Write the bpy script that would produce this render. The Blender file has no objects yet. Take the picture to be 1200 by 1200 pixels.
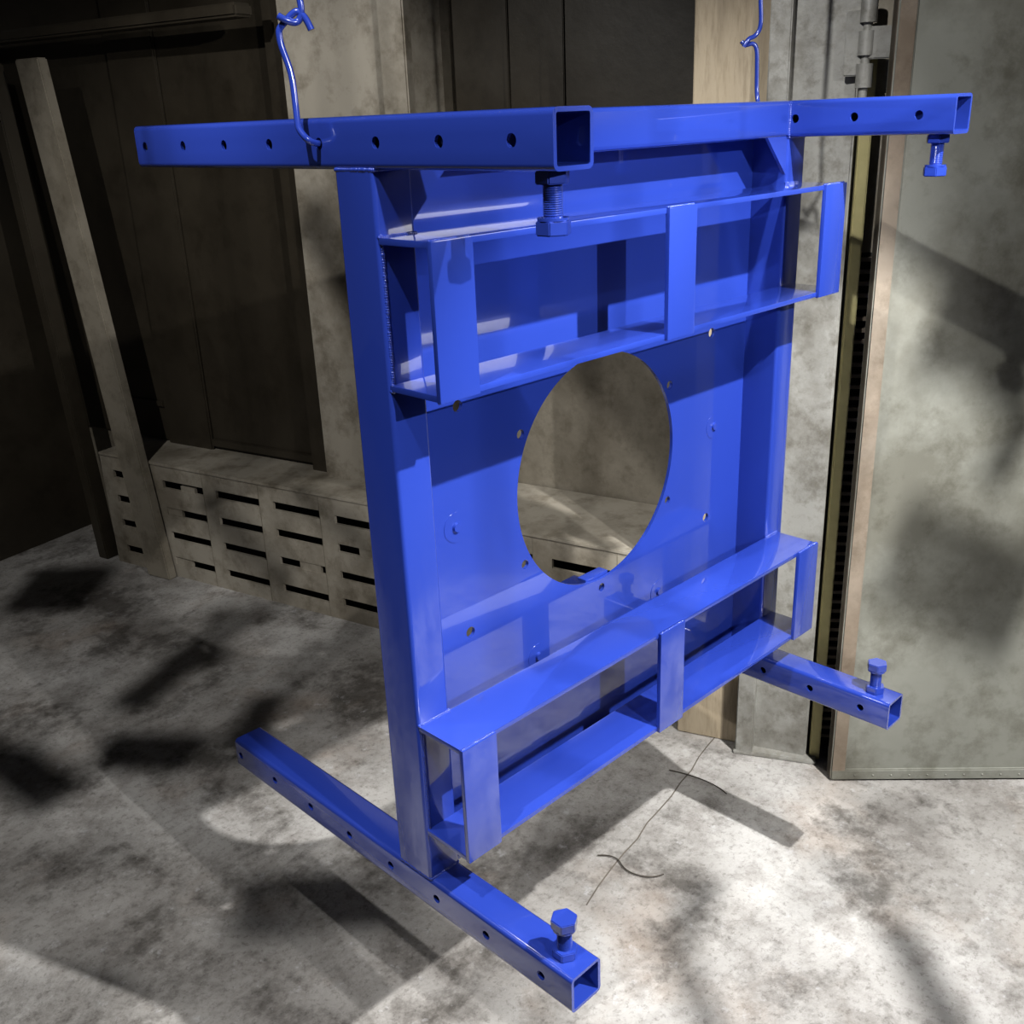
import bpy, bmesh, math, random
from mathutils import Vector, Matrix
random.seed(4)
S=0.75; Z0=0.6
def V(x,y,z): return Vector((x*S,y*S,(z+Z0)*S))
scene=bpy.context.scene
COL=scene.collection
# ---------------------------------------------------------------- materials
def nodes(name):
    m=bpy.data.materials.new(name); m.use_nodes=True
    nt=m.node_tree; b=nt.nodes['Principled BSDF']; return m,nt,b
def N(nt,t,**k):
    n=nt.nodes.new(t)
    for a,v in k.items():
        if a in n.inputs: n.inputs[a].default_value=v
        else: setattr(n,a,v)
    return n
def coord(nt,scale=(1,1,1)):
    tc=N(nt,'ShaderNodeTexCoord'); mp=N(nt,'ShaderNodeMapping'); mp.inputs['Scale'].default_value=scale
    nt.links.new(tc.outputs['Object'],mp.inputs['Vector']); return mp.outputs['Vector']
def noise(nt,vec,scale,detail=6,rough=.6,dist=0):
    n=N(nt,'ShaderNodeTexNoise'); n.inputs['Scale'].default_value=scale; n.inputs['Detail'].default_value=detail
    n.inputs['Roughness'].default_value=rough; n.inputs['Distortion'].default_value=dist
    nt.links.new(vec,n.inputs['Vector']); return n.outputs['Fac']
def ramp(nt,fac,stops):
    r=N(nt,'ShaderNodeValToRGB'); e=r.color_ramp.elements
    while len(e)<len(stops): e.new(.5)
    for i,(p,c) in enumerate(stops):
        e[i].position=p; e[i].color=(c[0],c[1],c[2],1) if hasattr(c,'__len__') else (c,c,c,1)
    nt.links.new(fac,r.inputs['Fac']); return r.outputs['Color']
def mix(nt,fac,a,b,bt='MIX'):
    m=N(nt,'ShaderNodeMix'); m.data_type='RGBA'; m.blend_type=bt
    for inp,v in ((m.inputs[0],fac),(m.inputs[6],a),(m.inputs[7],b)):
        if isinstance(v,(int,float)): inp.default_value=v
        elif isinstance(v,tuple): inp.default_value=(*v,1)
        else: nt.links.new(v,inp)
    return m.outputs[2]
def bump(nt,b,h,st,dist=.01):
    bp=N(nt,'ShaderNodeBump'); bp.inputs['Strength'].default_value=st; bp.inputs['Distance'].default_value=dist
    nt.links.new(h,bp.inputs['Height']); nt.links.new(bp.outputs['Normal'],b.inputs['Normal'])

def mat_blue():
    m,nt,b=nodes('blue_enamel'); v=coord(nt)
    c=mix(nt,noise(nt,v,3,2),(0.021,0.045,0.265),(0.024,0.051,0.295)); nt.links.new(c,b.inputs['Base Color'])
    b.inputs['Roughness'].default_value=.22
    b.inputs['Coat Weight'].default_value=1.0; b.inputs['Coat Roughness'].default_value=.02; b.inputs['Coat IOR'].default_value=1.75
    bump(nt,b,noise(nt,v,90,1),.03,.002); return m
def mat_concrete(name='stained_shaded_concrete'):
    m,nt,b=nodes(name); v=coord(nt)
    base=ramp(nt,noise(nt,v,1.5,5,.55),[(.32,(.21,.20,.19)),(.5,(.32,.312,.30)),(.68,(.47,.465,.455))])  # broad tone variation also imitates mottled shadow on the floor
    sp=ramp(nt,noise(nt,v,7,10,.8),[(.38,(.42,.39,.37)),(.54,(1,1,1))])
    c=mix(nt,.6,base,sp,'MULTIPLY')
    rust=ramp(nt,noise(nt,v,2.6,5,.6),[(.54,0.),(.72,1.)])
    c=mix(nt,mix(nt,.28,(0,0,0),rust),c,(.30,.205,.135))
    dirt_shade=ramp(nt,noise(nt,v,3.2,9,.72),[(.39,(.24,.225,.21)),(.49,(1,1,1))])  # dark patches: dirt plus shadow mottling put into the colour
    c=mix(nt,.75,c,dirt_shade,'MULTIPLY')
    spots=ramp(nt,noise(nt,v,60,6,.8),[(.36,(.35,.33,.31)),(.48,(1,1,1))])
    c=mix(nt,.55,c,spots,'MULTIPLY')
    w=ramp(nt,noise(nt,v,22,7,.7),[(.60,0.),(.68,1.)])
    c=mix(nt,mix(nt,.28,(0,0,0),w),c,(.60,.61,.64))
    nt.links.new(c,b.inputs['Base Color'])
    nt.links.new(ramp(nt,noise(nt,v,3,5),[(.3,.5),(.7,.8)]),b.inputs['Roughness'])
    bump(nt,b,noise(nt,v,40,9,.75),.5,.01); return m
def mat_paint(name,c1,c2,rough=.6,metal=0.,sc=3,streak=(1,1,1),bs=.15,dk=.45):
    m,nt,b=nodes(name); v=coord(nt,streak)
    c=mix(nt,noise(nt,v,sc,8,.65,.4),c1,c2)
    d=ramp(nt,noise(nt,v,sc*6,6,.7),[(.33,(.48,.45,.40)),(.5,(1,1,1))])
    c=mix(nt,dk,c,d,'MULTIPLY')
    big=ramp(nt,noise(nt,v,sc*1.3,7,.7),[(.38,(.42,.39,.34)),(.55,(1,1,1))])
    c=mix(nt,dk,c,big,'MULTIPLY'); nt.links.new(c,b.inputs['Base Color'])
    b.inputs['Metallic'].default_value=metal
    nt.links.new(ramp(nt,noise(nt,v,sc*2,5),[(.3,rough*.8),(.7,min(1,rough*1.2))]),b.inputs['Roughness'])
    bump(nt,b,noise(nt,v,sc*9,5,.6),bs,.006); return m
def plain(name,c,rough=.5,metal=0):
    m,nt,b=nodes(name); v=coord(nt)
    cc=mix(nt,noise(nt,v,20,4),tuple(x*.8 for x in c),tuple(min(1,x*1.15) for x in c)); nt.links.new(cc,b.inputs['Base Color'])
    b.inputs['Roughness'].default_value=rough; b.inputs['Metallic'].default_value=metal
    return m
BLUE=mat_blue(); CONC=mat_concrete()
BEIGE=mat_paint('grimy_beige_paint',(.165,.15,.12),(.29,.265,.22),.55)
BEIGEL=mat_paint('light_beige_paint',(.27,.25,.21),(.42,.39,.335),.5,0,1.8,dk=.65)
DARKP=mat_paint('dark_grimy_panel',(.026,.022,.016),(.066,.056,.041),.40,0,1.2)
GALV=mat_paint('galvanised_steel',(.24,.24,.225),(.38,.38,.36),.5,.2,4,dk=.6)
DOORM=mat_paint('oxidised_sheet_steel',(.165,.17,.15),(.29,.295,.265),.48,.1,1.4,dk=.6)
RUST=mat_paint('rusty_edge',(.22,.165,.12),(.28,.26,.225),.55,.2,3)
WOOD=mat_paint('raw_board',(.30,.25,.18),(.42,.36,.27),.7,0,4,(3,3,.4))
YEL=plain('yellow_seal',(.46,.42,.22),.6)
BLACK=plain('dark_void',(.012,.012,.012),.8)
WIRE=plain('dark_wire',(.08,.07,.06),.5,.6)
GRIT=plain('joint_dirt',(.12,.105,.09),.9)
# ---------------------------------------------------------------- mesh helpers
def new_obj(name,bm,mats,parent=None,smooth=True):
    me=bpy.data.meshes.new(name); bmesh.ops.recalc_face_normals(bm,faces=bm.faces[:]); bm.to_mesh(me); bm.free()
    for m in (mats if isinstance(mats,(list,tuple)) else [mats]): me.materials.append(m)
    o=bpy.data.objects.new(name,me); COL.objects.link(o)
    if parent: o.parent=parent
    if smooth:
        for p in me.polygons: p.use_smooth=True
        me.set_sharp_from_angle(angle=math.radians(32))
    return o
def empty(name,loc=(0,0,0)):
    e=bpy.data.objects.new(name,None); COL.objects.link(e); e.empty_display_size=.1; return e
def hexa(bm,ps,mi=0):
    vs=[bm.verts.new(p) for p in ps]
    fs=[]
    for f in ((0,3,2,1),(4,5,6,7),(0,1,5,4),(1,2,6,5),(2,3,7,6),(3,0,4,7)):
        F=bm.faces.new([vs[i] for i in f]); F.material_index=mi; fs.append(F)
    return vs,fs
def box(bm,x0,x1,y0,y1,z0,z1,bev=.002,mi=0):
    vs,fs=hexa(bm,[V(x0,y0,z0),V(x1,y0,z0),V(x1,y1,z0),V(x0,y1,z0),V(x0,y0,z1),V(x1,y0,z1),V(x1,y1,z1),V(x0,y1,z1)],mi)
    if bev: bmesh.ops.bevel(bm,geom=list({e for f in fs for e in f.edges}),offset=bev*S,segments=2,affect='EDGES',profile=.7)
def rrect(w,h,r,n=5):
    pts=[]
    for cx,cy,a0 in ((w/2-r,h/2-r,0),(-w/2+r,h/2-r,90),(-w/2+r,-h/2+r,180),(w/2-r,-h/2+r,270)):
        for i in range(n+1):
            a=math.radians(a0+90*i/n); pts.append((cx+r*math.cos(a),cy+r*math.sin(a)))
    return pts
def tube(bm,c0,c1,w,h,axis,t=.0065,r=.010):
    out=rrect(w,h,r); inn=rrect(w-2*t,h-2*t,max(r-t,.003))
    def P(c,p):
        if axis=='y': return V(c[0]+p[0],c[1],c[2]+p[1])
        if axis=='z': return V(c[0]+p[0],c[1]+p[1],c[2])
        return V(c[0],c[1]+p[0],c[2]+p[1])
    rings=[[bm.verts.new(P(c,p)) for p in prof] for c,prof in ((c0,out),(c1,out),(c1,inn),(c0,inn))]
    n=len(out)
    for k in range(4):
        a=rings[k]; b=rings[(k+1)%4]
        for i in range(n): bm.faces.new((a[i],a[(i+1)%n],b[(i+1)%n],b[i]))
def cyl(bm,c,r,h,axis='z',seg=24,r2=None,mi=0):
    m=Matrix.Translation(V(*c))
    if axis=='x': m=m@Matrix.Rotation(math.pi/2,4,'Y')
    if axis=='y': m=m@Matrix.Rotation(math.pi/2,4,'X')
    g=bmesh.ops.create_cone(bm,cap_ends=True,segments=seg,radius1=r*S,radius2=(r if r2 is None else r2)*S,depth=h*S,matrix=m)
    for v in g['verts']:
        for f in v.link_faces: f.material_index=mi
def boolean(o,cut):
    md=o.modifiers.new('b','BOOLEAN'); md.operation='DIFFERENCE'; md.solver='EXACT'; md.object=cut
    dg=bpy.context.evaluated_depsgraph_get(); me=bpy.data.meshes.new_from_object(o.evaluated_get(dg))
    o.modifiers.clear(); o.data=me; bpy.data.objects.remove(cut)
    for p in me.polygons: p.use_smooth=True
    me.set_sharp_from_angle(angle=math.radians(32))
def curve(name,pts,r,mat,parent=None,smooth=True):
    cu=bpy.data.curves.new(name,'CURVE'); cu.dimensions='3D'; cu.bevel_depth=r*S; cu.bevel_resolution=4; cu.use_fill_caps=True
    sp=cu.splines.new('NURBS' if smooth else 'POLY'); sp.points.add(len(pts)-1)
    for i,p in enumerate(pts): sp.points[i].co=(*V(*p),1)
    if smooth: sp.use_endpoint_u=True; sp.order_u=3; sp.resolution_u=8
    o=bpy.data.objects.new(name,cu); COL.objects.link(o); cu.materials.append(mat)
    dg=bpy.context.evaluated_depsgraph_get(); me=bpy.data.meshes.new_from_object(o.evaluated_get(dg))
    bpy.data.objects.remove(o); o=bpy.data.objects.new(name,me); COL.objects.link(o)
    if not me.materials: me.materials.append(mat)
    for p in me.polygons: p.use_smooth=True
    if parent: o.parent=parent
    return o
# ---------------------------------------------------------------- blue frame
H=1.544; W=1.311; T=.08; YF=-.166; YB=-.064
frame=empty('hanging_blue_steel_frame')
RY=[.577,.421,.269,.118,-.030,-.180,-.327,-.475]
for nm,x,z in (('rail_top_left',0,H-T),('rail_top_right',W-T,H-T),('rail_bottom_left',0,0),('rail_bottom_right',W-T,0)):
    bm=bmesh.new(); tube(bm,(x+T/2,-.552,z+T/2),(x+T/2,.615 if z>0 else .598,z+T/2),T,T,'y')
    o=new_obj(nm,bm,BLUE,frame)
    cb=bmesh.new()
    for y in RY: cyl(cb,(x+T/2,y,z+T/2),.0095,T*1.5,'x',20)
    c=new_obj('cut',cb,BLUE,None,False); boolean(o,c)
for nm,x in (('post_left',0),('post_right',W-T)):
    bm=bmesh.new(); tube(bm,(x+T/2,(YF+YB)/2,T-.002),(x+T/2,(YF+YB)/2,H-T+.002),T,YB-YF,'z',r=.008)
    new_obj(nm,bm,BLUE,frame)
bm=bmesh.new(); tube(bm,(T-.003,(YF+YB)/2,H-T/2),(W-T+.003,(YF+YB)/2,H-T/2),YB-YF,T,'x'); new_obj('crossbar_top',bm,BLUE,frame)
CX,CZ=W/2,.772
bm=bmesh.new(); box(bm,T-.004,W-T+.004,-.072,-.064,T+.004,H-T+.004,.0)
plate=new_obj('face_plate',bm,BLUE,frame)
cb=bmesh.new(); cyl(cb,(CX,-.068,CZ),.272,.05,'y',128)
for k in range(6):
    a=math.radians(30+60*k)
    cyl(cb,(CX+.295*math.cos(a),-.068,CZ+.295*math.sin(a)),.0105,.05,'y',20)
    if k in(0,2,3,5): cyl(cb,(CX+.49*math.cos(a),-.068,CZ+.49*math.sin(a)),.012,.05,'y',20)
boolean(plate,new_obj('cut',cb,BLUE,None,False))
bm=bmesh.new()
for k in (0,3,4,5):
    a=math.radians(60*k); c=(CX+.447*math.cos(a),CZ+.447*math.sin(a))
    cyl(bm,(c[0],-.0722,c[1]),.032,.0014,'y',32); cyl(bm,(c[0],-.075,c[1]),.011,.007,'y',16,.009)
new_obj('plate_bosses',bm,BLUE,frame)
bm=bmesh.new(); box(bm,.61,.69,-.062,-.035,.48,.508,.002)
new_obj('rear_tab',bm,BLUE,frame)
bm=bmesh.new(); box(bm,T-.003,W-T+.003,YF+.004,YB,T,T+.010,.002); new_obj('bottom_lip',bm,BLUE,frame)
for nm,z0,z1,D in (('fork_pocket_upper',1.108,1.361,-.293),('fork_pocket_lower',.193,.447,-.290)):
    bm=bmesh.new(); t=.011
    box(bm,.002,1.283,D+.006,YF+.001,z1-t,z1,.002)
    box(bm,.002,1.283,D+.006,YF+.001,z0,z0+t,.002)
    for a,b in ((0,.088),(.600,.690),(1.190,1.285)):
        box(bm,a,b,D-.002,D+.0085,z0-.001,z1+.001,.003)
    new_obj(nm,bm,BLUE,frame)
bm=bmesh.new()
def tri(bm,a,b,c,n):
    vs=[bm.verts.new(V(*p)) for p in (a,b,c)]+[bm.verts.new(V(p[0]+n[0],p[1]+n[1],p[2]+n[2])) for p in (a,b,c)]
    bm.faces.new(vs[:3]);bm.faces.new(vs[5:2:-1])
    for i in range(3): bm.faces.new((vs[i],vs[(i+1)%3],vs[3+(i+1)%3],vs[3+i]))
zc=H-T
tri(bm,(T-.002,YF+.004,zc+.002),(T+.085,YF+.004,zc+.002),(T-.002,YF+.004,zc-.085),(0,.008,0))
tri(bm,(W-T+.002,YF+.004,zc+.002),(W-T-.085,YF+.004,zc+.002),(W-T+.002,YF+.004,zc-.085),(0,.008,0))
new_obj('corner_gussets',bm,BLUE,frame,False)
def bead(bm,a,b,r=.0036):
    a=Vector(a);b=Vector(b);n=max(3,int((b-a).length/.0042))
    for i in range(n+1):
        p=a.lerp(b,i/n)
        bmesh.ops.create_icosphere(bm,subdivisions=2,radius=r*S*random.uniform(.85,1.15),matrix=Matrix.Translation(V(*p)))
bm=bmesh.new()
for z0,z1 in ((1.108,1.361),(.193,.447)):
    bead(bm,(.008,YF+.001,z0-.002),(.008,YF+.001,z1+.002)); bead(bm,(.004,YF+.001,z1),(T,YF+.001,z1)); bead(bm,(.004,YF+.001,z0),(T,YF+.001,z0))
    bead(bm,(W-T,YF+.001,z1),(1.283,YF+.001,z1))
    for a,b in ((0,.088),(.600,.690),(1.190,1.285)):
        bead(bm,(a+.004,-.287,z1),(b-.004,-.287,z1),.003); bead(bm,(a+.004,-.287,z0),(b-.004,-.287,z0),.003)
for x in (0,W-T):
    bead(bm,(x+.004,YF+.001,T),(x+T-.004,YF+.001,T)); bead(bm,(x+.002,YF+.004,T),(x+.002,YB-.004,T))
    bead(bm,(x+.004,YF+.001,H-T),(x+T-.004,YF+.001,H-T)); bead(bm,(x+.002,YF+.004,H-T),(x+.002,YB-.004,H-T))
bead(bm,(W-T,YF,H-T+.005),(W-T,YF,H-.005))
new_obj('weld_beads',bm,BLUE,frame)
def hexbolt(name,x,y,zs,up,parent):
    bm=bmesh.new(); u=up
    cyl(bm,(x,y,zs+u*.009),.025,.018,'z',6)
    cyl(bm,(x,y,zs+u*.035),.0135,.07,'z',24)
    for i in range(14): cyl(bm,(x,y,zs+u*(.019+i*.003)),.0143,.0014,'z',24,.0138)
    cyl(bm,(x,y,zs+u*.064),.0225,.004,'z',28)
    cyl(bm,(x,y,zs+u*.076),.026,.020,'z',6)
    bmesh.ops.bevel(bm,geom=[e for e in bm.edges if e.calc_length()>.012*S],offset=.0012,segments=2,affect='EDGES')
    return new_obj(name,bm,BLUE,parent)
hexbolt('bolt_1',T/2,-.512,H-T,-1,frame); hexbolt('bolt_2',W-T/2,-.505,H-T,-1,frame)
hexbolt('bolt_3',T/2,-.500,T,1,frame); hexbolt('bolt_4',W-T/2,-.492,T,1,frame)
# ---------------------------------------------------------------- hooks
def hook(name,base,k,shapes,r):
    e=empty(name)
    for i,sh in enumerate(shapes):
        pts=[]
        for (u,v,*w) in sh:
            w=w[0] if w else 0
            pts.append((base[0]+u*k*.705-w*.7,base[1]-u*k*.708-w*.7,base[2]-v*k/.93))
        curve(f'wire_{i+1}',pts,r,BLUE,e)
    return e
hook('hanging_hook',(-.004,-.032,1.504),.0014,[
 [(16,-8,-.06),(6,-1,-.03),(0,0,0),(-8,-4,.02),(-17,-14,.015),(-19,-20,.012),(-20,-40,.005),(-21,-66,0),(-24,-80,0),(-30,-98,0),(-31,-110,0),(-30,-114,0),(-26,-118,0),(-10,-131,0),(-4,-128,0),(2,-122,0),(6,-112,0)],
 [(-28,-126,.012),(-22,-122,.012),(-8,-118,.0),(-2,-130,0),(-5,-150,0),(-7,-160,0),(-7,-185,0),(-8,-240,0),(-8,-600,0),(-8,-780,0)]],.0054)
hook('hanging_hook',(1.19,-.10,1.548),.00203,[
 [(2,8,.02),(0,0,0),(-1,-30,0),(-2,-52,0),(-8,-56,0),(-16,-53,0),(-20,-58,0)],
 [(-18,-52,.008),(-14,-60,.008),(-4,-62,0),(2,-72,0),(-1,-100,0),(-2,-140,0),(-2,-400,0),(-2,-540,0)]],.005)
bm=bmesh.new(); box(bm,-1.6,1.9,-.09,-.03,2.72,2.78,.004); new_obj('overhead_hanging_rail',bm,GALV)
# ---------------------------------------------------------------- room
A=Vector((1.07,3.15)); TT=Vector((.247,-.969)); NN=Vector((.969,.247))
def W2(s,n,z): p=A+TT*s+NN*n; return V(p.x,p.y,z)
def wbox(bm,s0,s1,n0,n1,z0,z1,bev=.004,mi=0,lean=0):
    l=lean
    vs,fs=hexa(bm,[W2(s0,n0,z0),W2(s1,n0,z0),W2(s1,n1,z0),W2(s0,n1,z0),W2(s0+l,n0,z1),W2(s1+l,n0,z1),W2(s1+l,n1,z1),W2(s0+l,n1,z1)],mi)
    if bev: bmesh.ops.bevel(bm,geom=list({e for f in fs for e in f.edges}),offset=bev*S,segments=2,affect='EDGES')
ZF=-.6; ZT=2.9
bm=bmesh.new(); vs=[bm.verts.new(V(x,y,ZF)) for x,y in ((-6,-6),(7,-6),(7,7),(-6,7))]; bm.faces.new(vs); floor=new_obj('floor',bm,CONC,None,False)
bm=bmesh.new()
a=Vector((1.70,.262));b=Vector((.72,.05)); 
n_=12; off=[random.uniform(-.006,.006) for _ in range(n_+1)]
for i in range(n_):
    p=a.lerp(b,i/n_)+Vector((0,off[i]));q=a.lerp(b,(i+1)/n_)+Vector((0,off[i+1]))
    hexa(bm,[V(x,y,z) for z in (ZF-.005,ZF+.001) for x,y in ((p.x,p.y),(q.x,q.y),(q.x,q.y+.004),(p.x,p.y+.004))])
new_obj('slab_joint',bm,GRIT,floor,False)
bm=bmesh.new()
wbox(bm,-1.6,.92,.30,.38,ZF,ZT,0)
wbox(bm,1.50,3.02,.50,.58,ZF,ZT,0)
new_obj('wall_back',bm,BEIGE,None,False)
bm=bmesh.new()
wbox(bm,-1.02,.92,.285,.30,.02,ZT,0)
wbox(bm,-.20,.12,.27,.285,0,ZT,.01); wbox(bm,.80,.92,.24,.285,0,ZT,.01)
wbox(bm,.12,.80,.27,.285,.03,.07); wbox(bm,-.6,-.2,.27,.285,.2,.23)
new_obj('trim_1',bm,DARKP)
bm=bmesh.new()
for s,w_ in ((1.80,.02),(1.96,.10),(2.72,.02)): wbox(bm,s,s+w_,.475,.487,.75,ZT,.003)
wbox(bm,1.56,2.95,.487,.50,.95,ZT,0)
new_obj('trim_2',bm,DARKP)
bm=bmesh.new(); wbox(bm,.92,1.50,.20,.58,0,ZT,.01); wbox(bm,1.44,1.56,.17,.22,0,ZT,.006)
new_obj('support_pillar',bm,BEIGEL)
bm=bmesh.new(); wbox(bm,-1.1,-1.02,-2.2,.4,ZF,ZT,0); new_obj('wall_left',bm,DARKP,None,False)
bm=bmesh.new(); wbox(bm,-.13,.03,-.06,-.008,ZF,1.85,.006,0,-.27)
new_obj('leaning_steel_column',bm,BEIGE)
bm=bmesh.new(); wbox(bm,-.56,-.49,-.02,.06,ZF,1.85,.006,0,-.16)
new_obj('booth_wall_stud',bm,DARKP)
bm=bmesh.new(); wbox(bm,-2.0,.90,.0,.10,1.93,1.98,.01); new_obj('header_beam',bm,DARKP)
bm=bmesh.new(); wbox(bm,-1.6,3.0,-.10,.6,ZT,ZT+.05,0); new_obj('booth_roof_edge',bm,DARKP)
bench=empty('vented_plenum_bench')
bm=bmesh.new()
S0,S1=-.42,3.0; PITCH=.365; rows=[-.10,-.235,-.37,-.505]; hh=.020
s=S0
while s<S1-.01:
    e1=min(s+PITCH,S1)
    wbox(bm,s,min(s+.085,S1),0,.015,ZF,0,.0)
    if s+.085<e1:
        prev=0.0
        for r_,z in enumerate(rows):
            z+=random.uniform(-.006,.006)
            wbox(bm,s+.085,e1,0,.015,z+hh,prev,0)
            prev=z-hh
        wbox(bm,s+.085,e1,0,.015,ZF,prev,0)
        for z in rows:
            if random.random()<.3:
                a=s+.085+random.choice((0,.12)); wbox(bm,a,a+random.uniform(.06,.13),.004,.02,z-hh-.004,z+hh+.004-random.choice((0,.015)),0)
    s+=PITCH
new_obj('slotted_front',bm,BEIGEL,bench,False)
bm=bmesh.new(); wbox(bm,S0,S1,-.006,.49,-.004,.012,.003); wbox(bm,S0,S0+.015,.015,.29,ZF,-.004,0)
new_obj('top_sheet',bm,BEIGEL,bench)
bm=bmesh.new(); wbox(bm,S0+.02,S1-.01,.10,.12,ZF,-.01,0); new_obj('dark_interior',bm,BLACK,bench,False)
bm=bmesh.new(); s=S0+PITCH
while s<S1:
    wbox(bm,s-.0015,s+.0015,-.001,.002,ZF,-.004,0)
    s+=PITCH
new_obj('panel_seams',bm,BEIGE,bench,False)
def pbox(bm,p0,p1,th,z0,z1,bev=.004,mi=0,off=0):
    p0=Vector(p0);p1=Vector(p1);d=(p1-p0).normalized();n=Vector((-d.y,d.x))
    if n.dot(Vector((1,.9)))<0:n=-n
    a=p0+n*off;b=p1+n*off;c=b+n*th;e=a+n*th
    vs,fs=hexa(bm,[V(a.x,a.y,z0),V(b.x,b.y,z0),V(c.x,c.y,z0),V(e.x,e.y,z0),V(a.x,a.y,z1),V(b.x,b.y,z1),V(c.x,c.y,z1),V(e.x,e.y,z1)],mi)
    if bev: bmesh.ops.bevel(bm,geom=list({x for f in fs for x in f.edges}),offset=bev*S,segments=2,affect='EDGES')
bm=bmesh.new()
pbox(bm,(1.69,.15),(1.77,-.05),.10,ZF,ZT,.006); pbox(bm,(1.668,.165),(1.69,.11),.10,ZF,ZT,.004,off=-.03)
pbox(bm,(1.66,.17),(1.79,-.08),.16,ZF,ZF+.015,.003,off=-.03)
new_obj('galvanised_door_column',bm,GALV)
bm=bmesh.new(); pbox(bm,(1.60,.38),(1.68,.175),.06,ZF,ZT,.004,off=.02); new_obj('wooden_jamb_board',bm,WOOD)
bm=bmesh.new(); pbox(bm,(1.780,-.060),(1.800,-.087),.03,ZF,1.66,.004,0)
new_obj('yellow_door_seal',bm,YEL)
bm=bmesh.new()
pbox(bm,(1.86,-.03),(2.0,-.2),.02,ZF,1.12,0,0); pbox(bm,(1.86,-.03),(2.0,-.2),.02,1.12,2.5,0,2)
for i in range(48):
    z=ZF+.05+i*.035; pbox(bm,(1.84,-.05),(1.93,-.17),.02,z,z+.012,0,1,off=.012)
new_obj('dark_louvre_strip',bm,[BLACK,RUST,BEIGEL],None,False)
bm=bmesh.new()
for z in (1.60,1.68,1.76): cyl(bm,(1.752,-.075,z),.022,.06,'z',20)
cyl(bm,(1.752,-.075,1.68),.012,.30,'z',16)
pbox(bm,(1.735,-.02),(1.768,-.073),.012,1.60,1.76,.003,off=-.014)
pbox(bm,(1.752,-.08),(1.80,-.14),.012,1.64,1.72,.003,off=-.014)
new_obj('door_hinge',bm,GALV)
d0=Vector((1.72,-.17)); dd=Vector((.677,-.736))
def P2(a): p=d0+dd*a; return (p.x,p.y)
bm=bmesh.new()
pbox(bm,P2(.0),P2(1.5),.045,ZF+.01,2.4,.004,0)
pbox(bm,P2(.0),P2(.05),.05,ZF+.008,2.4,.004,1,off=-.008)
pbox(bm,P2(.0),P2(1.5),.05,ZF+.005,ZF+.045,.004,0,off=-.010)
def rivet(bm,a,z,r=.004):
    p=P2(a); n=Vector((-.736,-.677)); c=(p[0]+n.x*.009,p[1]+n.y*.009,z)
    bmesh.ops.create_icosphere(bm,subdivisions=2,radius=r*S,matrix=Matrix.Translation(V(*c)))
for i in range(24): rivet(bm,.08+i*.06,ZF+.024)
new_obj('door_1',bm,[DOORM,RUST])
bits=[[(.90,.16),(.94,.12),(.90,.05),(.93,-.03),(.97,-.04)],[(1.40,.26),(1.45,.12),(1.42,.04)]]
e=empty('scrap_wire_pieces')
for i,b in enumerate(bits): curve(f'wire_{i+1}',[(x,y,ZF+.005+.003*(j%2)) for j,(x,y) in enumerate(b)],.0018,WIRE,e)
bm=bmesh.new(); hexa(bm,[V(x,y,z) for z in (ZF,4.0) for x,y in ((-5,-5.2),(6,-5.2),(6,-5.3),(-5,-5.3))])
new_obj('wall_front',bm,BEIGE,None,False)
bm=bmesh.new()
for x in (-4,-2.4,-.8,.8,2.4,4.0): box(bm,x,x+.25,-5.2,-5.05,ZF,4,.01)
new_obj('trim_3',bm,DARKP)
# ---------------------------------------------------------------- unseen bars added near the lamps to cast chosen shadows
L1=(-.2,-3.9,2.6); L3=(.75,-2.1,3.1); L4=(-1.3,1.0,2.9)
def shadow_casters(L,k,bands,ztop):
    e=empty('shadow_caster_set'); Lv=Vector(L)
    for i,(pts,w) in enumerate(bands):
        q=[Lv+(Vector(p)-Lv)*k for p in pts]; bm=bmesh.new(); rings=[]
        for j,p in enumerate(q):
            t=(q[min(j+1,len(q)-1)]-q[max(j-1,0)]).normalized(); d=(p-Lv).normalized(); s=t.cross(d).normalized()*w*k/2; n=d*.004
            rings.append([bm.verts.new(V(*c)) for c in (p-s-n,p+s-n,p+s+n,p-s+n)])
        for r0,r1 in zip(rings,rings[1:]):
            for j in range(4): bm.faces.new((r0[j],r0[(j+1)%4],r1[(j+1)%4],r1[j]))
        bm.faces.new(rings[0]); bm.faces.new(rings[-1][::-1])
        new_obj(f'shadow_bar_{i+1}',bm,BLUE,e,False)
        m=q[len(q)//2]; curve(f'wire_{i+1}',[(m.x,m.y,m.z),(m.x,m.y,(m.z+ztop)/2),(m.x,m.y,ztop)],.003,WIRE,e,False)
F=ZF
shadow_casters(L3,.35,[([(1.74,-.19,1.36),(1.95,-.42,1.14),(2.15,-.62,1.02)],.26),([(1.83,-.28,.92),(2.0,-.46,.86),(2.2,-.66,.90)],.18),
   ([(1.95,-.42,.80),(2.05,-.51,.62),(1.99,-.45,.45)],.10),([(1.80,-.25,.25),(2.1,-.58,.02)],.22),
   ([(.95,-.95,F),(1.25,-.62,F)],.11),([(.55,-.55,F),(.75,-.25,F),(1.05,-.15,F)],.08),([(.15,-.55,F),(.35,-.25,F)],.16)],3.2)
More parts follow.
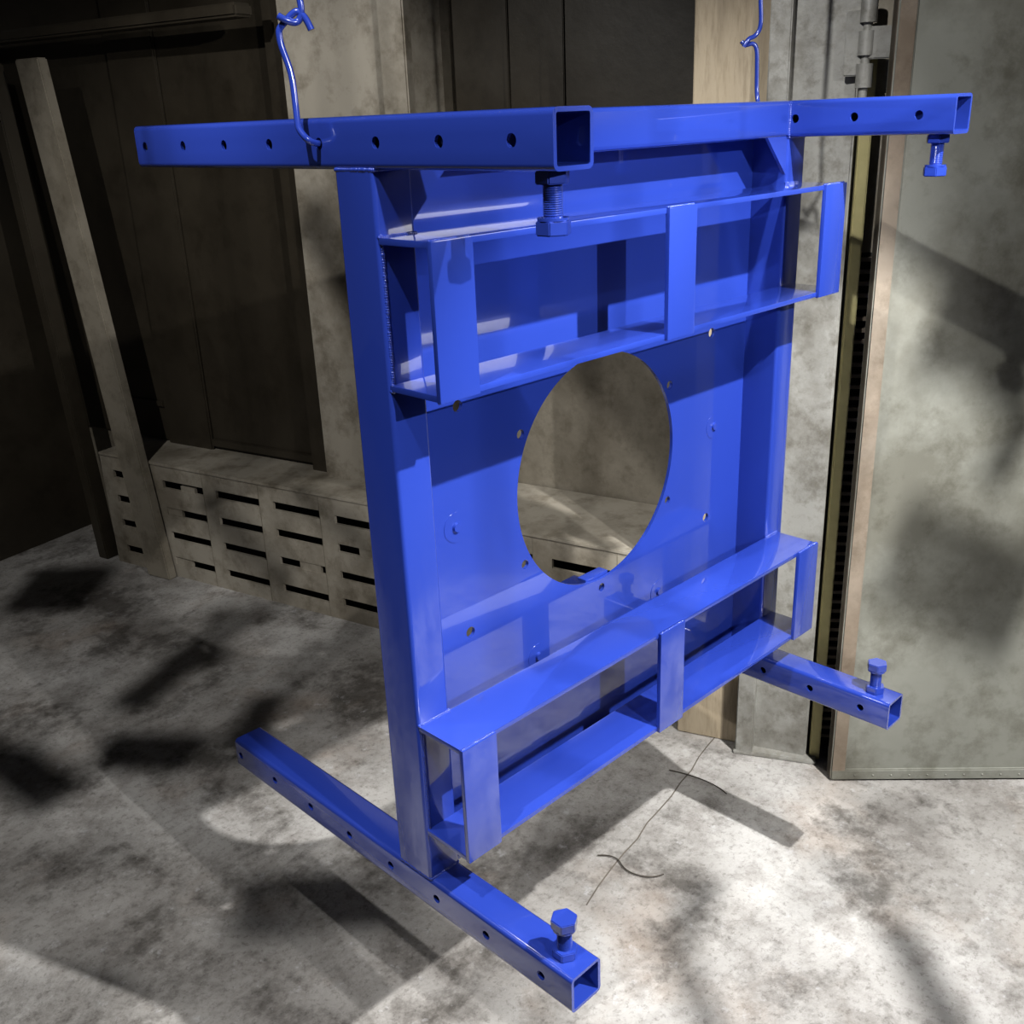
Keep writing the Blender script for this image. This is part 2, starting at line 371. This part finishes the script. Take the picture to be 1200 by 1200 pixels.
shadow_casters(L4,.3,[([(.30,2.10,F),(.88,2.40,F),(1.2,2.42,F)],.17),([(.70,2.15,F),(1.02,2.60,F)],.12),([(-.30,2.3,F),(-.15,2.05,F),(-.12,1.7,F)],.20),
   ([(.0,.80,F),(.42,.45,F)],.26),([(-.65,1.05,F),(-.40,.70,F)],.22),([(2.0,1.40,.85),(2.25,.7,.15)],.30),
   ([(1.14,2.86,-.15),(1.27,2.37,-.5)],.14),([(.4,1.45,F),(.75,1.75,F)],.16),([(1.35,2.2,1.3),(1.45,1.75,.7)],.2),
   ([(.45,3.6,F),(.75,3.3,F)],.4),([(1.3,2.3,.0),(1.45,1.75,-.3)],.10),([(.1,1.9,F),(.35,1.6,F)],.22)],3.2)
shadow_casters(L1,.25,[([(-.30,2.4,F),(-.15,2.05,F),(-.12,1.7,F)],.34),([(.0,.80,F),(.42,.45,F)],.24),([(-.65,1.15,F),(-.35,.65,F)],.26),([(-.8,1.6,F),(-.05,1.3,F)],.16)],3.2)
bm=bmesh.new(); box(bm,-1.6,1.9,-2.6,-1.3,3.2,3.25,.004); box(bm,-1.3,0,1.0,1.6,3.2,3.25,.004); box(bm,-1.3,-1.2,-1.3,1.0,3.2,3.25,.004); new_obj('shadow_caster_deck',bm,GALV)  # added deck that carries the unseen shadow bars
# ---------------------------------------------------------------- lights
def spot(name,loc,tgt,power,size,ang=60,blend=.5,col=(1,.98,.95)):
    l=bpy.data.lights.new(name,'SPOT'); l.energy=power; l.shadow_soft_size=size; l.spot_size=math.radians(ang); l.spot_blend=blend; l.color=col
    o=bpy.data.objects.new(name,l); COL.objects.link(o); o.location=V(*loc); o.rotation_euler=(V(*tgt)-V(*loc)).to_track_quat('-Z','Y').to_euler(); return o
def area(name,loc,tgt,power,sx,sy,col=(1,.98,.95)):
    l=bpy.data.lights.new(name,'AREA'); l.energy=power; l.shape='RECTANGLE'; l.size=sx; l.size_y=sy; l.color=col
    o=bpy.data.objects.new(name,l); COL.objects.link(o); o.location=V(*loc); o.rotation_euler=(V(*tgt)-V(*loc)).to_track_quat('-Z','Y').to_euler(); return o
spot('work_spotlight',L1,(.25,.8,.35),290,.02,50,.35)
spot('work_spotlight_2',(-1.0,-.6,3.3),(1.6,-.5,.1),160,.02,62,.5)
spot('work_spotlight_3',L3,(.95,-.5,-.6),560,.02,62,.4)
spot('work_spotlight_4',L4,(.9,1.8,0),135,.02,86,.5)
area('highlight_fill_area',(3.0,-3.5,2.2),(.7,0,.7),10,1.1,.7)  # added fill light for highlights in the blue paint, no fixture
w=bpy.data.worlds.new('World'); scene.world=w; w.use_nodes=True
w.node_tree.nodes['Background'].inputs[0].default_value=(.8,.85,1,1); w.node_tree.nodes['Background'].inputs[1].default_value=.025
# ---------------------------------------------------------------- camera
M=[[0.70508,-0.70813,-0.03754],[-0.28091,-0.23031,-0.93169],[0.65112,0.66746,-0.36131]]
R=Matrix((M[0],[-a for a in M[1]],[-a for a in M[2]])).transposed()
cam=bpy.data.cameras.new('camera'); cam.sensor_width=36; cam.lens=36*1196.5/1200; cam.clip_start=.02
co=bpy.data.objects.new('camera',cam); COL.objects.link(co); co.matrix_world=Matrix.Translation(V(-1.0343,-1.5081,1.5345))@R.to_4x4()
scene.camera=co
scene.view_settings.view_transform='Standard'
try: scene.view_settings.look='Medium High Contrast'
except Exception as ex: print('look',ex)
